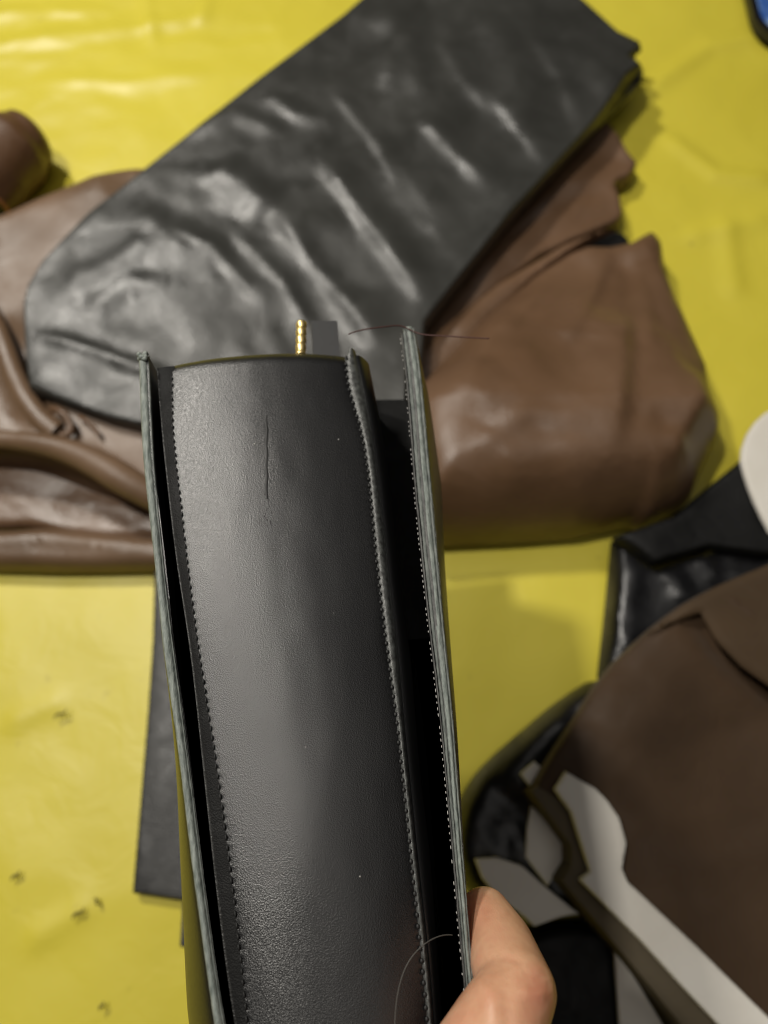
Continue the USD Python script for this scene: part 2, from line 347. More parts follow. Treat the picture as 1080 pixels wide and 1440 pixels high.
# ------------------------------------------------------------------ right brown hide
front = hide([(540, 600), (600, 540), (640, 497), (690, 448), (740, 405), (790, 372), (818, 361), (846, 363), (874, 358), (896, 345), (904, 341), (918, 350), (926, 362), (931, 400), (952, 460), (984, 545), (990, 585), (999, 618), (996, 640), (976, 680), (962, 712), (940, 728), (900, 745), (880, 742), (800, 758), (700, 764), (560, 770)], .006,
        lambda P: .030 + .052 * np.clip((at(800, 400)[1] - P[:, 1]) / .17, 0, 1), .03, z0=.003, round_it=0, step=.0042, rvar=lambda P: .012 + .046 * np.clip((at(800, 400)[1] - P[:, 1]) / .13, 0, 1),
        ridges=[([(852, 480), (840, 560), (822, 680)], .026, .009, -.6), ([(850, 375), (815, 460), (770, 540)], .008, .003, -.4), ([(700, 455), (668, 540), (640, 600)], .008, .003), ([(880, 370), (890, 470), (880, 560)], .007, .0025), ([(640, 690), (720, 640), (800, 650)], .009, .003), ([(900, 690), (940, 620), (950, 560)], .009, .004), ([(760, 395), (730, 470), (690, 520)], .006, .002), ([(700, 480), (690, 560), (640, 640)], .05, .006), ([(850, 372), (900, 470), (960, 600)], .012, -.003), ([(890, 360), (935, 470), (985, 590)], .007, .004), ([(620, 560), (720, 520), (830, 560)], .02, -.004),
                ([(660, 700), (760, 690), (900, 690)], .02, .004), ([(870, 640), (930, 660), (985, 640)], .012, -.005)],
        noise=[((10, 3, 8, 2), .006, 17), ((30, 9, 24, 5), .0012, 18)])
leather_thing('brown_hide', 'glossy chestnut brown leather hide bulging out under the right side of the black hide', 'leather hide', [
    ('back_layer', hide([(560, 440), (700, 300), (845, 178), (852, 182), (868, 205), (880, 228), (893, 240), (888, 252), (880, 262), (866, 266), (862, 272), (870, 290), (873, 312), (868, 322), (760, 370), (660, 450), (600, 520)], .006, .018, .004, z0=L, round_it=0,
        ridges=[([(862, 200), (880, 238)], .006, .005), ([(640, 430), (740, 330), (840, 250)], .02, .004), ([(700, 360), (800, 290), (860, 280)], .010, -.003)], noise=[((9, 3, 9, 2), .004, 31)]), M['brown']),
    ('middle_layer', hide([(570, 520), (620, 462), (700, 400), (790, 346), (840, 326), (874, 316), (838, 332), (800, 357), (750, 394), (690, 455), (640, 530), (600, 560)], .026, .012, .003, z0=.018, round_it=0,
        ridges=[([(620, 500), (720, 410), (820, 350)], .012, .004)]), M['brown']),
    ('front_fold', front, M['brown']),
    ('seam', tube(drape(front, [(900, 368), (912, 402), (934, 462), (962, 545), (972, 590)], 30, .0008), np.r_[.001, np.full(28, .0032), .001], 12), M['taupe']),
    ('fold_shade', hide([(812, 366), (826, 340), (842, 330), (868, 322), (884, 330), (890, 348), (880, 362), (850, 370)], .014, .009, .003, z0=.005, round_it=1), M['lining']),  # black pad put in for the shade inside the fold opening
])
# ------------------------------------------------------------------ black hide, folded in layers
B = [(32, 400), (120, 300), (240, 205), (360, 110), (480, 20), (560, -50), (640, -110), (750, -60), (826, 2), (870, 42), (900, 66)]
creases = [([(455, 225), (500, 290), (560, 370), (602, 428)], .013, .0055, .3), ([(385, 290), (440, 365), (500, 440), (540, 490)], .014, .0050, .3), ([(590, 165), (640, 215), (690, 262)], .013, .0048, .3),
    ([(520, 180), (570, 240), (620, 310)], .012, .002, .3), ([(430, 330), (490, 420)], .016, -.003), ([(515, 250), (600, 350)], .016, -.003), ([(300, 230), (345, 265), (385, 300)], .018, .005), ([(640, 130), (700, 190), (740, 250)], .018, -.003),
    ([(540, 10), (560, 60), (540, 130)], .016, .005), ([(600, 20), (575, 70), (600, 150)], .014, .003), ([(680, 20), (720, 90), (740, 180)], .018, .003), ([(780, 60), (830, 90), (860, 130)], .018, .003),
    ([(45, 470), (120, 490), (215, 525), (300, 570)], .006, .0028), ([(90, 400), (150, 380), (220, 330)], .014, .003), ([(120, 440), (180, 400), (240, 400)], .012, .003), ([(200, 300), (260, 350), (320, 360)], .014, .003),
    ([(240, 320), (300, 350), (360, 420)], .007, .0025, .3), ([(330, 330), (400, 400), (440, 470)], .007, .0022, .3), ([(690, 130), (740, 190), (775, 240)], .011, .0022, .3), ([(470, 130), (520, 190), (560, 260)], .007, .0022, .3), ([(740, 40), (790, 110), (815, 170)], .012, .0028, .3), ([(620, 50), (650, 110), (690, 150)], .012, .0026, .3),
    ([(370, 130), (420, 165), (480, 175)], .010, .003), ([(260, 190), (330, 160), (400, 190)], .01, .003)]
top = [(30, 425), (36, 400), (56, 366)] + B[1:] + [(886, 78), (898, 84), (902, 90), (884, 104), (872, 124), (840, 168), (720, 300), (640, 400), (600, 452), (594, 520), (592, 610), (550, 640), (440, 640), (330, 612), (215, 604), (150, 588), (80, 562), (38, 545), (33, 500), (30, 440)]
def mid_outline(dx, end):
    return [(60, 420)] + B[1:-1] + end + [(840 + dx, 172), (720 + dx, 302), (640 + dx, 402), (595 + dx, 458), (588, 600), (540, 630), (440, 630), (300, 600), (180, 570), (60, 520)]
leather_thing('black_hide', 'large black leather hide folded into a diagonal band with creases and layered end', 'leather hide', [
    ('fold_layer', hide(mid_outline(6, [(903, 58), (890, 72), (906, 98), (904, 112), (890, 128)]), .036, .008, .004, z0=.029, round_it=0), M['black_hide']),
    ('fold_layer', hide(mid_outline(3, [(905, 64), (884, 76), (896, 84), (905, 88), (890, 110), (880, 126)]), .044, .008, .004, z0=.037, round_it=0), M['black_hide']),
    ('top_layer', hide(top, .056, .012, .0035, z0=.045, round_it=0, step=.0035, ridges=creases,
        noise=[((14, 8, 10, -6), .0035, 41), ((30, 18, 20, -12), .0007, 42)]), M['black_hide']),
])
# ------------------------------------------------------------------ rolled leather, upper left
roll_c = spline([at(-30, 280, .030), at(-12, 246, .032), at(14, 216, .030), at(38, 198, .028)], 22)
roll_r = np.interp(np.linspace(0, 1, 22), [0, .3, .8, 1], [.029, .036, .038, .030])
dome = [roll_c[-1] + (roll_c[-1] - roll_c[-2]) / np.linalg.norm(roll_c[-1] - roll_c[-2]) * .016 * math.sin(a) for a in np.linspace(.2, 1.5, 8)]
outer = tube(np.vstack([roll_c, dome]), np.concatenate([roll_r, (.030 / math.cos(.2)) * np.cos(np.linspace(.2, 1.5, 8))]), 40, caps=False)
inner = tube(roll_c[:16], roll_r[:16] - .003, 40, caps=True)
inner = (inner[0], inner[1][:, ::-1])
ax = roll_c[1] - roll_c[0]; ax /= np.linalg.norm(ax)
rim_a = np.cross(ax, [0, 0, 1]); rim_a /= np.linalg.norm(rim_a); rim_b = np.cross(ax, rim_a)
gg = np.linspace(0, 2 * np.pi, 49)
rim_ring = roll_c[0] + .0275 * (np.cos(gg)[:, None] * rim_a + np.sin(gg)[:, None] * rim_b)
leather_thing('leather_roll', 'dark brown rolled leather with orange cut rim, cut off by the left edge', 'leather roll', [
    ('outside', outer, M['dark_brown']), ('inside', inner, M['lining']), ('cut_rim', tube(rim_ring, .0022, 8, caps=False, ref=tuple(ax)), M['tan_edge'])])

# ------------------------------------------------------------------ strips lower left
flat_thing('black_leather_strip', 'wide flat black leather strip with square end on the yellow sheet', 'leather strip',
    hide([(215, 790), (212, 900), (205, 1000), (194, 1130), (183, 1258), (250, 1268), (292, 1270), (330, 1000), (330, 790)], .009, .006, .003, z0=.002, round_it=0,
        ridges=[([(200, 1180), (196, 1245)], .006, .002), ([(235, 800), (225, 1200)], .012, .0012)]), M['black_flat'])
flat_thing('black_leather_strip', 'narrow black leather strip end poking out below the wide strip', 'leather strip',
    hide([(262, 1150), (256, 1270), (252, 1332), (282, 1336), (310, 1338), (330, 1150)], .0035, .0025, .001, z0=.001, round_it=0), M['black_flat'])

# ------------------------------------------------------------------ right-hand pile
leather_thing('black_hide', 'shiny black leather piece folded over beside the brown suede panel', 'leather piece', [
    ('lower_layer', hide([(868, 752), (925, 792), (1000, 765), (1150, 740), (1150, 900), (1000, 900), (900, 960), (848, 952), (858, 860)], .022, .018, .008, z0=L, round_it=0,
        ridges=[([(890, 780), (878, 850), (880, 930)], .012, .004), ([(985, 775), (1010, 820)], .010, .005), ([(940, 800), (960, 850)], .010, .004), ([(1020, 800), (1060, 820)], .010, .005)], noise=[((30, 5, 25, 8), .004, 61)]), M['black_shiny']),
    ('turned_flap', hide([(866, 752), (950, 722), (1000, 680), (1042, 646), (1100, 600), (1160, 640), (1160, 770), (1080, 780), (1000, 768), (922, 792)], .036, .012, .004, z0=.024, round_it=0, noise=[((20, 5, 15, 8), .003, 62)]), M['black_matt'])])
flat_thing('white_leather_piece', 'white leather piece with rounded corner, cut off by the right edge above the suede', 'leather piece',
    hide([(1150, 560), (1085, 572), (1055, 600), (1041, 640), (1050, 675), (1066, 715), (1090, 760), (1150, 760)], .043, .004, .002, z0=.039, round_it=1), M['white'])
leather_thing('black_pouch', 'crumpled black leather pouch beside the hand, half under the suede panel', 'pouch', [
    ('body', hide([(850, 945), (800, 975), (740, 1025), (688, 1070), (660, 1105), (640, 1150), (640, 1230), (690, 1290), (800, 1300), (880, 1270), (920, 1100), (900, 960)], .030, .028, .016, z0=.002, round_it=1,
        ridges=[([(800, 990), (730, 1060), (700, 1110)], .014, .006), ([(740, 1090), (720, 1120)], .010, .006), ([(690, 1180), (760, 1150)], .012, -.006)], noise=[((24, 5, 22, 8), .006, 63)]), M['black_shiny']),
    ('end_flap', hide([(745, 1312), (790, 1300), (862, 1300), (872, 1340), (890, 1560), (700, 1560), (680, 1440), (720, 1340)], .028, .022, .008, z0=.006, round_it=1, noise=[((20, 5, 22, 8), .003, 64)]), M['black_matt'])])
panel_top = [(1160, 770), (1080, 792), (1000, 826), (955, 852), (905, 892), (850, 945), (806, 1015), (772, 1066), (748, 1108), (770, 1118), (800, 1140), (826, 1226), (818, 1240), (900, 1330), (1010, 1452), (1120, 1570), (1300, 1570), (1300, 770)]
def panel_lift(P):
    return np.zeros(len(P))
leather_thing('suede_panel', 'dark brown suede panel with creased upper corner filling the lower right corner', 'leather panel', [
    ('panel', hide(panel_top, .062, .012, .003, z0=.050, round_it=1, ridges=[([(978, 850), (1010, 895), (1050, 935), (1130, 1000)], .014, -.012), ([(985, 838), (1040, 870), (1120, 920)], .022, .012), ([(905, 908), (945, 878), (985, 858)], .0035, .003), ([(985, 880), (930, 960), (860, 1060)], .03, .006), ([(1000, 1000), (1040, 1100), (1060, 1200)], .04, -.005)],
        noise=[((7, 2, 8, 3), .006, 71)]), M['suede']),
    ('lit_corner', hide([(1170, 772), (1084, 793), (1003, 827), (958, 853), (908, 894), (945, 876), (984, 862), (1006, 902), (1040, 938), (1090, 975), (1170, 1015)], .0695, .003, .008, z0=lambda P: .0675 + .010 * np.clip((P[:, 0] - .20) / .12, 0, 1), round_it=0), M['suede_lit']),  # lit part of the panel, painted as a lighter piece laid on it
    ('side', hide([(742, 1112), (760, 1096), (790, 1112), (820, 1150), (842, 1230), (900, 1310), (1020, 1450), (1080, 1560), (1010, 1560), (960, 1450), (870, 1340), (785, 1238), (800, 1215), (800, 1190), (770, 1150)], .061, .056, .002, z0=.005, round_it=0), M['suede_edge'])])
G = None
flat_thing('white_leather_piece', 'long white leather strap with a wide spoon shaped head on the suede panel', 'leather piece',
    hide([(796, 1084), (780, 1110), (803, 1142), (830, 1226), (815, 1237), (900, 1322), (960, 1388), (1020, 1452), (1110, 1560), (1190, 1560), (1085, 1434), (980, 1330), (884, 1240), (876, 1222), (882, 1185), (872, 1150), (855, 1125), (838, 1108), (816, 1096)], .0705, .005, .0010, z0=.0655, round_it=0, step=.004), M['white'])
flat_thing('white_leather_piece', 'tiny white leather tip at the corner of the suede panel', 'leather piece',
    hide([(732, 1088), (752, 1070), (764, 1080), (746, 1106)], .048, .003, .001, z0=.044, round_it=0, step=.003), M['white'])
flat_thing('white_leather_piece', 'white leather offcut with pointed end between pouch and panel side', 'leather piece',
    hide([(748, 1132), (775, 1158), (802, 1192), (790, 1220), (772, 1248), (740, 1206), (742, 1165)], .040, .003, .001, z0=.034, round_it=0, step=.003), M['white'])
flat_thing('white_leather_piece', 'white leather tongue shaped offcut just above the thumb', 'leather piece',
    hide([(668, 1208), (700, 1206), (735, 1218), (765, 1245), (816, 1286), (790, 1290), (752, 1304), (738, 1290), (700, 1262), (678, 1235)], .046, .003, .001, z0=.042, round_it=0, step=.003), M['white'])
flat_thing('white_leather_piece', 'white leather wedge below the panel side at the bottom edge', 'leather piece',
    hide([(864, 1332), (900, 1385), (945, 1460), (960, 1540), (885, 1540), (872, 1450)], .036, .003, .001, z0=.032, round_it=0, step=.003), M['white'])

# ------------------------------------------------------------------ device at the upper right corner
dc = at(1106, 34, 0) + np.array([.031, .055, 0])
def rrect(w, h, r): return sg.box(-w / 2 + r, -h / 2 + r, w / 2 - r, h / 2 - r).buffer(r, 12)
def slab(poly, z0, z1):
    m = trimesh.creation.extrude_polygon(poly, z1 - z0, engine='earcut'); m.apply_translation((0, 0, z0)); return m
dev = Thing('phone', 'black rimmed device with blue and white face at the upper right corner', 'phone', (dc[0], dc[1], .004))
dev.local = True
dev.part('case', slab(rrect(.152, .20, .045), 0, .008), M['rubber'])
dev.part('rim', slab(rrect(.152, .20, .045).difference(rrect(.136, .184, .038)), .008, .0105), M['rubber'])
dev.part('screen', slab(rrect(.136, .184, .038), .008, .0085), M['screen'])

# ------------------------------------------------------------------ lint on the sheet
for k, (px, py, a, ln, lab) in enumerate([(85, 1005, .7, .012, 'dark lint scrap on the yellow sheet halfway down the left side'), (22, 1232, .9, .009, 'short dark lint scrap by the left edge of the yellow sheet'),
        (110, 1285, .8, .011, 'largest dark lint scrap, left of the square strip end'), (135, 1268, -.8, .006, 'tiny dark lint scrap beside the largest one'), (143, 1415, 1.2, .006, 'dark lint speck near the bottom edge of the yellow sheet')]):
    c = at(px, py, .0015); t = np.array([math.cos(a), math.sin(a), 0]); nrm = np.array([-t[1], t[0], 0])
    pts = spline([c - t * ln * .5, c - t * ln * .1 + nrm * ln * .12, c + t * ln * .2 - nrm * ln * .05, c + t * ln * .5 + nrm * ln * .1], 14)
    v, f = tube(pts, .0012 * np.sin(np.linspace(.25, 2.9, 14)), 6)
    flat_thing('lint_scrap', lab, 'lint', (v, f), M['lint'])

# ================================================================== the bag
DIST = .26
TH = math.radians(5.6)
TIP = math.radians(22)                      # its far end dips away from the viewer
BU = math.cos(TH) * RIGHT + math.sin(TH) * UP
_v = math.cos(TH) * UP - math.sin(TH) * RIGHT
BV = math.cos(TIP) * _v + math.sin(TIP) * FWD
BW = np.cross(BU, BV)                       # out of the side panel
ROLL = math.radians(9.5)                      # and it is turned a little about its length
BU, BW = math.cos(ROLL) * BU - math.sin(ROLL) * BW, math.cos(ROLL) * BW + math.sin(ROLL) * BU
BO = CAM + ray(435, 960) * DIST
def bag(px, py, w=0.0):
    """bag coordinates (u across, v along, w outwards) of what shows at this pixel, w above the gusset plane"""
    r = ray(px, py); t = ((BO + w * BW - CAM) @ BW) / (r @ BW); q = CAM + r * t - BO
    return np.array([q @ BU, q @ BV, w])
BM = Gf.Matrix4d(*[float(c) for r in ((*BU, 0), (*BV, 0), (*BW, 0), (*BO, 1)) for c in r])
bagt = Thing('handbag', 'black leather handbag held upright by a hand, its stitched side panel facing up', 'handbag', matrix=BM)
def curve(pts, w=0.0):
    P = np.array([bag(x, y, w) for x, y in pts]); o = np.argsort(P[:, 1]); P = P[o]
    return lambda v: np.interp(v, P[:, 1], P[:, 0]) if len(P) < 3 else np.where(v < P[0, 1], P[0, 0] + (v - P[0, 1]) * (P[1, 0] - P[0, 0]) / (P[1, 1] - P[0, 1]), CubicSpline(P[:, 1], P[:, 0])(np.clip(v, P[0, 1], P[-1, 1])))
W_E = -.003
g_left = curve([(243, 515), (242, 560), (244, 610), (252, 690), (262, 780), (276, 890), (291, 990), (306, 1090), (319, 1185), (333, 1300), (348, 1440)], W_E)
g_right = curve([(490, 490), (492, 550), (506, 600), (517, 660), (525, 740), (533, 820), (545, 920), (557, 1010), (566, 1090), (576, 1190), (587, 1290), (601, 1440)], W_E)
f_line = curve([(222, 520), (224, 545), (229, 605), (239, 700), (250, 790), (268, 910), (283, 1040), (298, 1180), (312, 1300), (332, 1440)], -.005)
l_out = curve([(195, 500), (197, 560), (201, 640), (209, 720), (218, 800), (228, 900), (239, 980), (249, 1050), (259, 1130), (270, 1220), (281, 1300), (292, 1380), (301, 1440)])
l_in = curve([(210, 500), (213, 560), (217, 640), (225, 730), (234, 820), (245, 910), (253, 970), (263, 1050), (275, 1140), (286, 1230), (298, 1320), (309, 1395), (317, 1440)])
r_in = curve([(563, 462), (570, 520), (577, 600), (585, 700), (595, 800), (606, 900), (618, 1000), (628, 1100), (637, 1200), (646, 1300), (655, 1395), (659, 1440)])
r_out = curve([(583, 462), (592, 520), (600, 600), (609, 700), (618, 800), (627, 900), (637, 1000), (645, 1100), (652, 1200), (660, 1300), (667, 1395), (670, 1440)])
V_TOP = bag(370, 497)[1] + .0021; V_BOT = bag(440, 1570)[1]

# gusset panel with rolled over ends
RC = .008
vs = np.linspace(V_BOT + .012, V_TOP - RC, 300)
rows = []
NT = 49
tt = np.linspace(0, 1, NT)
te = .5 - .5 * np.cos(np.pi * tt) * (.35) - .5 * (1 - 2 * tt) * .65
te = (te - te[0]) / (te[-1] - te[0])
def gw(t):  # height across
    x = 2 * t - 1
    return W_E + .0048 * (1 - np.abs(x) ** 2.2) 
PITCHS = .0031
tilt_top = lambda v: bag(245, 513)[1] - V_TOP   # the left corner of the rolled end sits lower
def end_skew(u, ul, ur):
    t = (u - ul) / (ur - ul)
    return -.0026 * (1 - t) + .0022 * t
for v in vs:
    ul, ur = g_left(v), g_right(v)
    u = ul + (ur - ul) * te
    sc = .5 + .5 * np.cos(2 * np.pi * v / PITCHS)
    w = gw(te) - .00025 * sc * np.exp(-(u - ul) / .0007) - .0004 * sc * np.exp(-(ur - u) / .0008)
    sk = end_skew(u, ul, ur) * np.clip((v - (V_TOP - .05)) / .05, 0, 1)
    rows.append(np.c_[u + .00003 * sc * np.exp(-(u - ul) / .0008), v + sk, w])
last = rows[-1]
for a in np.linspace(0, np.pi / 2, 14)[1:]:
    q = last.copy(); q[:, 1] += RC * math.sin(a); q[:, 2] -= RC * (1 - math.cos(a)); rows.append(q)
for d in np.linspace(0, .09, 18)[1:]:
    q = last.copy(); q[:, 1] += RC; q[:, 2] -= RC + d; rows.append(q)
P = np.array(rows)
P[..., 2] += .0006 * (meshkit.fbm(np.c_[P[..., 0].ravel() * 60, P[..., 1].ravel() * 25, np.zeros(P[..., 0].size)], 3, 5) - .5).reshape(P.shape[:2])
bagt.part('side_panel', thick(P[:, ::-1], .0014), M['bag'], smooth=50)

# seam flange on the left, rolled seam on the right
def strip(fu0, fu1, w0, w1, v0, v1, n=220, m=7, crown=.0004, wave=0.0):
    vv = np.linspace(v0, v1, n); s = np.linspace(0, 1, m)
    R = []
    for v in vv:
        u = fu0(v) + (fu1(v) - fu0(v)) * s
        w = w0 + (w1 - w0) * s + crown * np.sin(np.pi * s) + wave * np.sin(np.pi * s) * np.cos(2 * np.pi * v / PITCHS)
        R.append(np.c_[u, np.full(m, v), w])
    return np.array(R)
v_fl = bag(235, 508)[1]
bagt.part('seam_flange', thick(strip(lambda v: f_line(v), lambda v: g_left(v) + .0006, -.0048, -.0034, V_BOT, v_fl, crown=.0003)[:, ::-1], .0012), M['lining'])
# raised inner rim line of the flange
vv = np.linspace(V_BOT, v_fl, 160)
bagt.part('flange_rim', tube(np.c_[f_line(vv), vv, np.full(160, -.0050)], .00045, 8), M['bag_edge'])
v_rt = bag(495, 485)[1]
roll_w = curve([(500, 490), (508, 520), (516, 560), (523, 600), (534, 680), (543, 760), (552, 840), (561, 920), (568, 1000), (577, 1090), (587, 1190), (598, 1290), (612, 1440)], W_E)
def rolled_strip():
    n, m = 900, 13
    vv = np.linspace(V_BOT, v_rt, n); s = np.linspace(0, 1, m); R = []
    for v in vv:
        c = .5 + .5 * np.cos(2 * np.pi * v / PITCHS)
        a, b = g_right(v) - .0002, roll_w(v)
        u = a + (b - a) * s
        hgt = .0021 - .0007 * c * np.exp(-s / .16)
        R.append(np.c_[u, np.full(m, v) + .0006 * s, W_E - .0012 + hgt * np.sin(np.pi * (.12 + .88 * s)) - .0012 * s])
    Q = np.array(R)
    Q[..., 2] += .0001 * (meshkit.fbm(Q.reshape(-1, 3) * 700, 2, 3) - .5).reshape(Q.shape[:2])
    return Q
bagt.part('rolled_seam', thick(rolled_strip()[:, ::-1], .001), M['edge_worn'], smooth=60)
# stitches and holes
def stitches(fu, w, du, size, v0, v1, tilt=.15):
    out = []
    for v in np.arange(v0, v1, PITCHS):
        j = rng.uniform(-.00012, .00012)
        c = (fu(v) + du + j, v + rng.uniform(-.0002, .0002), w)
        ax = np.array([[size[0], size[0] * tilt * 2, 0], [-size[1] * tilt, size[1], 0], [0, 0, size[2]]])
        out.append(blob(c, ax))
    return join(out)
s0 = math.ceil(V_BOT / PITCHS) * PITCHS
bagt.part('stitching', stitches(g_left, -.0025, -.0001, (.00038, .0009, .0004), s0, v_fl - .003), M['thread_black'], kind='stuff', smooth=True)
bagt.part('stitching', stitches(g_right, -.0026, -.0001, (.0006, .00075, .0004), s0, v_rt - .003), M['thread_black'], kind='stuff', smooth=True)

# side walls below the seams, deep dark gaps
def wall(fu, w_top, depth, shift, v0, v1, n=120, m=24):
    vv = np.linspace(v0, v1, n); q = np.linspace(0, 1, m) ** 1.5; R = []
    for v in vv:
        R.append(np.c_[fu(v) + shift(v, q), np.full(m, v), w_top - depth * q])
    return np.array(R)
bagt.part('back_wall', thick(wall(f_line, -.0062, .10, lambda v, q: .009 * q, V_BOT, v_fl - .001), .0012), M['lining'])
band = curve([(516, 495), (523, 530), (530, 565), (538, 610), (546, 665), (554, 735), (561, 795), (569, 860), (577, 920), (585, 1010), (593, 1100), (604, 1190), (612, 1290), (624, 1440)], -.010)
def fw():
    vv = np.linspace(V_BOT, v_rt - .002, 160); R = []
    for v in vv:
        a, b = roll_w(v) + .0002, band(v)
        s = np.linspace(0, 1, 10)
        top_ = np.c_[a + (b - a) * s, np.full(10, v), -.0045 - .0065 * s ** 1.6]
        q = np.linspace(0, 1, 16)[1:]
        R.append(np.vstack([top_, np.c_[np.full(15, b) + .013 * q, np.full(15, v), -.011 - .09 * q]]))
    return np.array(R)
bagt.part('front_wall', thick(fw()[:, ::-1], .0012), M['bag'])

# back panel (left): one thick sheet with pale cut edge
v_lt = bag(203, 500)[1]
bulge_l = lambda v: np.interp(v, [V_BOT, bag(300, 1440)[1], bag(240, 1000)[1], bag(215, 800)[1], v_lt], [.017, .016, .006, .001, 0.0])
bulge_r = lambda v: np.interp(v, [V_BOT, bag(650, 1300)[1], bag(615, 900)[1], bag(605, 760)[1], bag(600, 640)[1], bag(590, 520)[1], v_lt + .02], [0.002, .002, .005, .006, .008, .006, .001])
SHEAR = .13                                 # the body stands square to the unrolled panel
def panel_sheet(fo, sign, bul, v0, v1, off=0.0, wtop=-.0006, depth=.105, n=150, m=34):
    vv = np.linspace(v0, v1, n); q = np.linspace(0, 1, m) ** 1.4; R = []
    for v in vv:
        corner = .010 * max(0, 1 - (v1 - v) / .012) ** 2
        shp = np.sin(np.pi * np.clip(q, 0, 1) ** .8)
        R.append(np.c_[fo(v) + off + sign * bul(v) * shp + SHEAR * depth * q, np.full(m, v), wtop - depth * q - corner * 0])
    return np.array(R)
def cut_edge(f0, f1, v0, v1, w0, rise, n=420, m=9, seed=1, amp=.00022, close=True):
    vv = np.linspace(v0, v1, n); s = np.linspace(0, 1, m); R = []
    for v in vv:
        k = math.sqrt(max(0.0, 1 - max(0, 1 - (v1 - v) / .002) ** 2))
        u = f0(v) + (f1(v) - f0(v)) * s
        R.append(np.c_[u, np.full(m, v), w0 + rise * np.sin(np.pi * s) ** .7 * max(k, .05)])
    Q = np.array(R)
    nz = meshkit.fbm(np.c_[Q[..., 0].ravel() * 900, Q[..., 1].ravel() * 450, np.zeros(Q[..., 0].size)], 3, seed).reshape(Q.shape[:2]) - .5
    Q[..., 2] += amp * nz; Q[..., 0] += amp * .8 * nz
    return Q
bagt.part('back_panel', thick(panel_sheet(l_out, -1, bulge_l, V_BOT, v_lt), .0038), M['bag'], smooth=50)
bagt.part('cut_edge', thick(cut_edge(lambda v: l_out(v), lambda v: l_out(v) + .80 * (l_in(v) - l_out(v)), V_BOT, v_lt + .001, -.0006, .0012)[:, ::-1], .0006), M['edge_pale'], smooth=60)
bagt.part('cut_edge', thick(cut_edge(lambda v: l_out(v) + .76 * (l_in(v) - l_out(v)), lambda v: l_in(v), V_BOT, v_lt + .0004, -.0010, .0011, seed=4)[:, ::-1], .0006), M['edge_grey'], smooth=60)
bagt.part('corner_fray', join([blob(bag(202 + rng.uniform(-6, 6), 500 + rng.uniform(-4, 6), rng.uniform(-.001, .0008)), np.eye(3) * rng.uniform(.0006, .0013)) for _ in range(14)]), M['edge_pale'], smooth=True, kind='stuff')

# front flap (right): lining, core and outer leather with their cut edges
v_rf = bag(573, 460)[1]
def rl(k):
    return lambda v: r_in(v) + (k + (.10 * (meshkit.fbm(np.array([[v * 60, k * 9, 0]]), 3, 6)[0] - .5) if 0 < k < 1 else 0)) * (r_out(v) - r_in(v))
bagt.part('flap_lining', thick(panel_sheet(rl(.0), 1, bulge_r, V_BOT, v_rf - .003, wtop=-.0010), .0007)[0:2], M['lining'], smooth=50)
bagt.part('flap_core', thick(panel_sheet(rl(.26), 1, bulge_r, V_BOT, v_rf - .001, wtop=-.0006), .0017), M['edge_dark'], smooth=50)
bagt.part('flap_leather', thick(panel_sheet(rl(1.0), 1, bulge_r, V_BOT, v_rf, wtop=-.0006)[:, ::-1], .0012), M['bag'], smooth=50)
for a, b, mt, ww, ri, sd, dv in [(.0, .14, 'edge_dark', -.0010, .0006, 11, -.0022), (.15, .42, 'edge_grey', -.0006, .0006, 12, -.0005), (.40, .80, 'edge_pale', -.0004, .0007, 13, .0006), (.79, 1.0, 'edge_grey', -.0007, .0006, 14, .0002)]:
    bagt.part('cut_edge', thick(cut_edge(rl(a), rl(b), V_BOT, v_rf + dv, ww, ri, seed=sd)[:, ::-1], .0005), M[mt], smooth=60)
# dotted stitch line just inside the flap edge
out = []
for v in np.arange(V_BOT, v_rf - .004, .0021):
    if rng.random() < .8:
        out.append(blob((r_in(v) - .0003, v, -.0012), np.diag([.00016, .0006 * rng.uniform(.5, 1.1), .00016])))
bagt.part('flap_stitching', join(out), M['thread_pale'], smooth=True, kind='stuff')
# floor of the bag, between the panels
vv = np.linspace(V_BOT, max(v_lt - .002, bag(540, 575, -.104)[1]), 30)
R = np.array([np.c_[np.linspace(l_out(v) + .002, r_out(min(v, v_rf)) - .002, 6) + SHEAR * .104, np.full(6, v), np.full(6, -.104)] for v in vv])
bagt.part('lower_panel', thick(R[:, ::-1], .0012), M['lining'])
R = np.array([np.c_[np.linspace(l_out(V_BOT) - .001, r_out(V_BOT) + .003, 8) - SHEAR * w, np.full(8, V_BOT + .0005), np.full(8, w)] for w in np.linspace(-.012, -.104, 12)])
bagt.part('end_panel', thick(R, .0012), M['lining'])
v_dp = bag(550, 562, -.05)[1]
R = np.array([np.c_[np.linspace(band(v) - .002, r_in(min(v, v_rf)) + .0125, 6), np.full(6, v), np.full(6, -.05)] for v in np.linspace(bag(560, 900, -.05)[1], v_dp, 24)])
bagt.part('inner_flap', thick(R[:, ::-1], .0014), M['lining'])
# brass fitting and tab on the rolled end
wb = -.010
c0, c1 = bag(423, 500, wb), bag(424, 452, wb)
segs, prof = 60, []
s = np.linspace(0, 1, segs)
rad = .00185 + .00042 * np.abs(np.cos(s * np.pi * 4.5)) ** .7; rad[-3:] *= [.9, .7, .35]
bagt.part('brass_post', tube(c0 + (c1 - c0) * s[:, None], rad, 24), M['brass'], smooth=35)
q0, q1 = bag(441, 512, -.012), bag(474, 453, -.012)
tb = trimesh.creation.extrude_polygon(sg.box(q0[0] + .0006, q0[1] + .0006, q1[0] - .0006, q1[1] - .0006).buffer(.0006), .002, engine='earcut'); tb.apply_translation((0, 0, -.013))
bagt.part('strap_tab', tb, M['tab'])
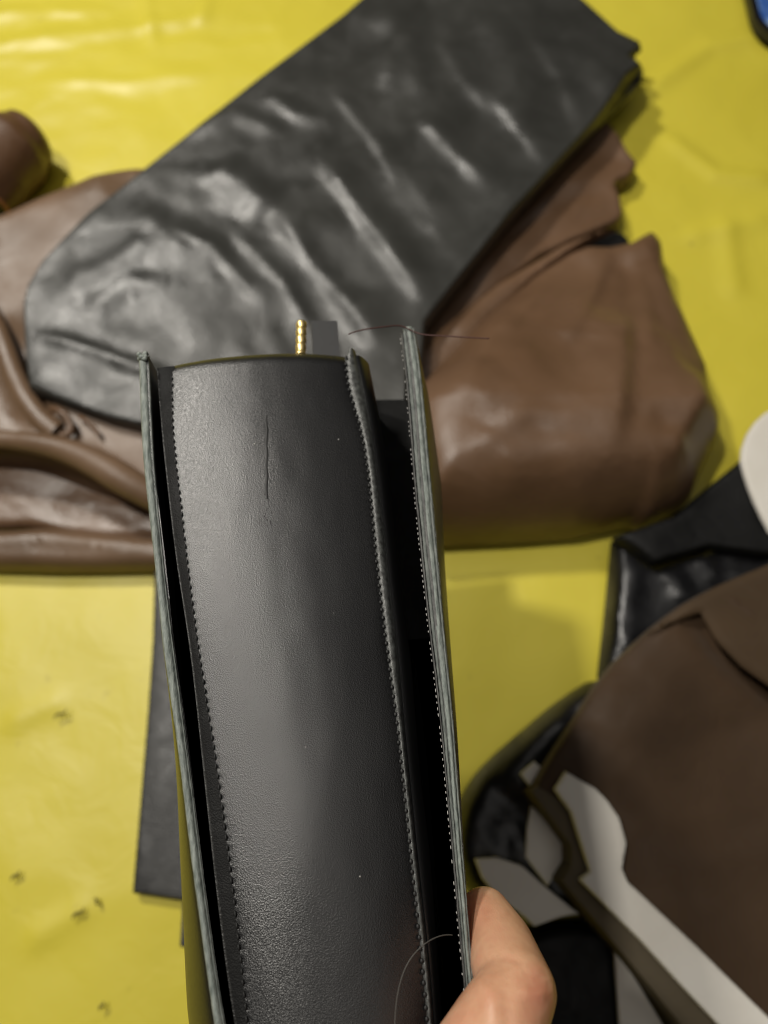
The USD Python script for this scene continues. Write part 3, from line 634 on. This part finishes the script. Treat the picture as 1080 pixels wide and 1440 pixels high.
# scored mark on the side panel
def on_panel(px, py, lift=.00008):
    b = bag(px, py, .003); ul, ur = g_left(b[1]), g_right(b[1]); return np.array([b[0], b[1], gw(np.clip((b[0] - ul) / (ur - ul), 0, 1)) + lift])
mk = [on_panel(375 + .5 * math.sin(y * .2), y, 0) for y in np.linspace(582, 700, 50)]
bagt.part('scored_mark', tube(mk, np.interp(np.arange(50), [0, 8, 40, 49], [.00012, .00024, .0003, .0002]), 8, sx=2.0, ref=(0, 0, 1)), M['thread_black'], smooth=True)
bagt.part('scored_mark', join([blob(on_panel(376 + rng.normal(0, 2.4), y, -.0001), np.diag([rng.uniform(.0001, .00035), rng.uniform(.0003, .0008), .00016])) for y in np.linspace(630, 738, 40)]), M['thread_black'], smooth=True, kind='stuff')
bagt.part('dust_specks', join([blob(on_panel(x, y, .0001), np.eye(3) * r_) for x, y, r_ in [(358, 622, .0003), (477, 612, .00028), (507, 1233, .00025), (390, 655, .00015), (430, 1050, .00018), (300, 560, .00016), (470, 860, .00016)]]), M['thread_pale'], smooth=True, kind='stuff')

# ------------------------------------------------------------------ loose threads
def bagthing(name, label, cat, mesh, material):
    t = numbered('/World/' + name); v, f = arr(mesh)
    v = BO + v[:, :1] * BU + v[:, 1:2] * BV + v[:, 2:] * BW
    loc = v.mean(0)
    m = usdkit.mesh(stage, t, (v - loc, f), material, smooth=True)
    m.AddTranslateOp().Set(Gf.Vec3d(*map(float, loc))); tag(m, label, cat)
bagthing('loose_thread', 'dark thread pulled through the top of the bag flap, sticking out both sides', 'thread',
    tube(spline([bag(490, 470, .004), bag(515, 463, .004), bag(545, 459, .003), bag(566, 459, .0012), bag(586, 468, .0012), bag(615, 472, .003), bag(650, 474, .005), bag(688, 476, .007)], 60), .0003, 6), M['thread_pink'])
bagthing('loose_thread', 'grey hair thin thread curving over the lower seam of the bag', 'thread',
    tube(spline([bag(636, 1315, .0012), bag(620, 1316, .003), bag(598, 1327, .005), bag(575, 1352, .006), bag(562, 1385, .006), bag(556, 1425, .006), bag(556, 1470, .006)], 60), .00016, 6), M['thread_grey'])

# ------------------------------------------------------------------ the hand
def ball(c, r):
    return m3.Manifold.sphere(float(r), 28).translate([float(x) for x in c])
def bone(a, b): return m3.Manifold.batch_hull([ball(*a), ball(*b)])
H = lambda px, py, w: bag(px, py, w)
tip = (H(682, 1287, -.016), .0088); pad = (H(703, 1330, -.006), .0108); ip = (H(727, 1394, .012), .0114); mid = (H(704, 1440, .016), .0128); mcp = (H(660, 1530, .012), .0155); cmc = (H(590, 1720, -.012), .0190)
wrist1 = (H(520, 1860, -.030), .0230); wrist2 = (H(460, 1860, -.055), .0230)
knuckles = [(H(330, 1830, -.010), .0125), (H(325, 1840, -.032), .0125), (H(330, 1850, -.054), .0120), (H(340, 1850, -.074), .0105)]
bones = [bone(tip, pad), bone(pad, ip), bone(ip, mid), bone(mid, mcp), bone(mcp, cmc), bone(cmc, wrist1), bone(wrist1, wrist2)]
palm = [cmc, wrist1, wrist2] 
for k in knuckles: bones.append(m3.Manifold.batch_hull([ball(*k), ball(*cmc), ball(*wrist2)]))
for a, b in zip(knuckles[:-1], knuckles[1:]): bones.append(m3.Manifold.batch_hull([ball(*a), ball(*b), ball(*wrist2)]))
bones.append(m3.Manifold.batch_hull([ball(*mcp), ball(*cmc), ball(*knuckles[0])]))
for i, (k, ln) in enumerate(zip(knuckles, (1.0, 1.1, 1.02, .85))):
    base = k[0]; outx = l_out(V_BOT) - .022 - base[0]
    j1 = base + np.array([outx * .9, .018 * ln, 0]); j2 = j1 + np.array([.002, .020 * ln, 0]); j3 = j2 + np.array([.006, .015 * ln, 0])
    r = k[1]
    bones += [bone((base, r), (j1, r * .86)), bone((j1, r * .86), (j2, r * .76)), bone((j2, r * .76), (j3, r * .66))]
fore = H(470, 2600, -.10)
bones += [m3.Manifold.batch_hull([ball(*wrist1), ball(*wrist2), ball(fore + [.012, 0, .01], .034), ball(fore - [.012, 0, .01], .034)])]
hand = m3.Manifold.batch_boolean(bones, m3.OpType.Add)
hm = trimesh.Trimesh(*arr(hand.refine_to_length(.0014)), process=True)
hm.merge_vertices()
trimesh.smoothing.filter_taubin(hm, lamb=.5, nu=.51, iterations=36)
hv = np.array(hm.vertices)
# how the skin folds over the bent thumb joint: picture positions of each vertex, nearest side only
wv = BO + hv[:, :1] * BU + hv[:, 1:2] * BV + hv[:, 2:] * BW
rel = wv - CAM; dep = rel @ FWD
pp = np.c_[540 + FPX * (rel @ RIGHT) / dep, 720 - FPX * (rel @ UP) / dep]
nrm = np.array(hm.vertex_normals); front_side = np.clip(nrm[:, 2] * 2.5 + .3, 0, 1)
push = np.zeros(len(hv)); blush = np.zeros(len(hv))
for ln_, wd, am in [([(738, 1372), (752, 1376), (768, 1370)], 3.2, -.00035), ([(734, 1386), (752, 1392), (772, 1386)], 3.0, -.00045), ([(732, 1402), (750, 1410), (770, 1404)], 3.2, -.00035), ([(740, 1420), (762, 1420)], 3, -.00022),
                    ([(676, 1352), (700, 1345), (730, 1350)], 7, -.0006), ([(670, 1362), (700, 1357), (722, 1362)], 4, -.0002), ([(740, 1394), (758, 1398)], 14, .0008), ([(668, 1372), (690, 1400), (690, 1440)], 14, .0006), ([(712, 1400), (715, 1440)], 9, -.0004)]:
    dd, _, _ = pline_dist(pp, np.array(ln_, float)); push += am * np.exp(-(dd / wd) ** 2)
for cx, cy, rd, am in [(756, 1396, 20, .5), (690, 1402, 14, .3), (675, 1290, 26, .3), (650, 1430, 20, .25), (735, 1432, 18, .2)]:
    blush += am * np.exp(-((pp - (cx, cy)) ** 2).sum(1) / rd ** 2)
for px_, py_, w_, rd in [(0, 0, 0, 1)]: pass
hv = wv + (push * front_side)[:, None] * (nrm[:, :1] * BU + nrm[:, 1:2] * BV + nrm[:, 2:] * BW)
hl = BO + wrist1[0][0] * BU + wrist1[0][1] * BV + wrist1[0][2] * BW
hand_t = Thing('person', 'hand gripping the lower end of the black bag, bent thumb on its right edge', 'person', hl)
hp = hand_t.part('hand', (hv, np.array(hm.faces)), M['skin'], smooth=True)
UsdGeom.PrimvarsAPI(stage.GetPrimAtPath(hp)).CreatePrimvar('blush', Sdf.ValueTypeNames.FloatArray, 'vertex').Set(Vt.FloatArray.FromNumpy((np.clip(blush, 0, 1) * front_side).astype(np.float32)))
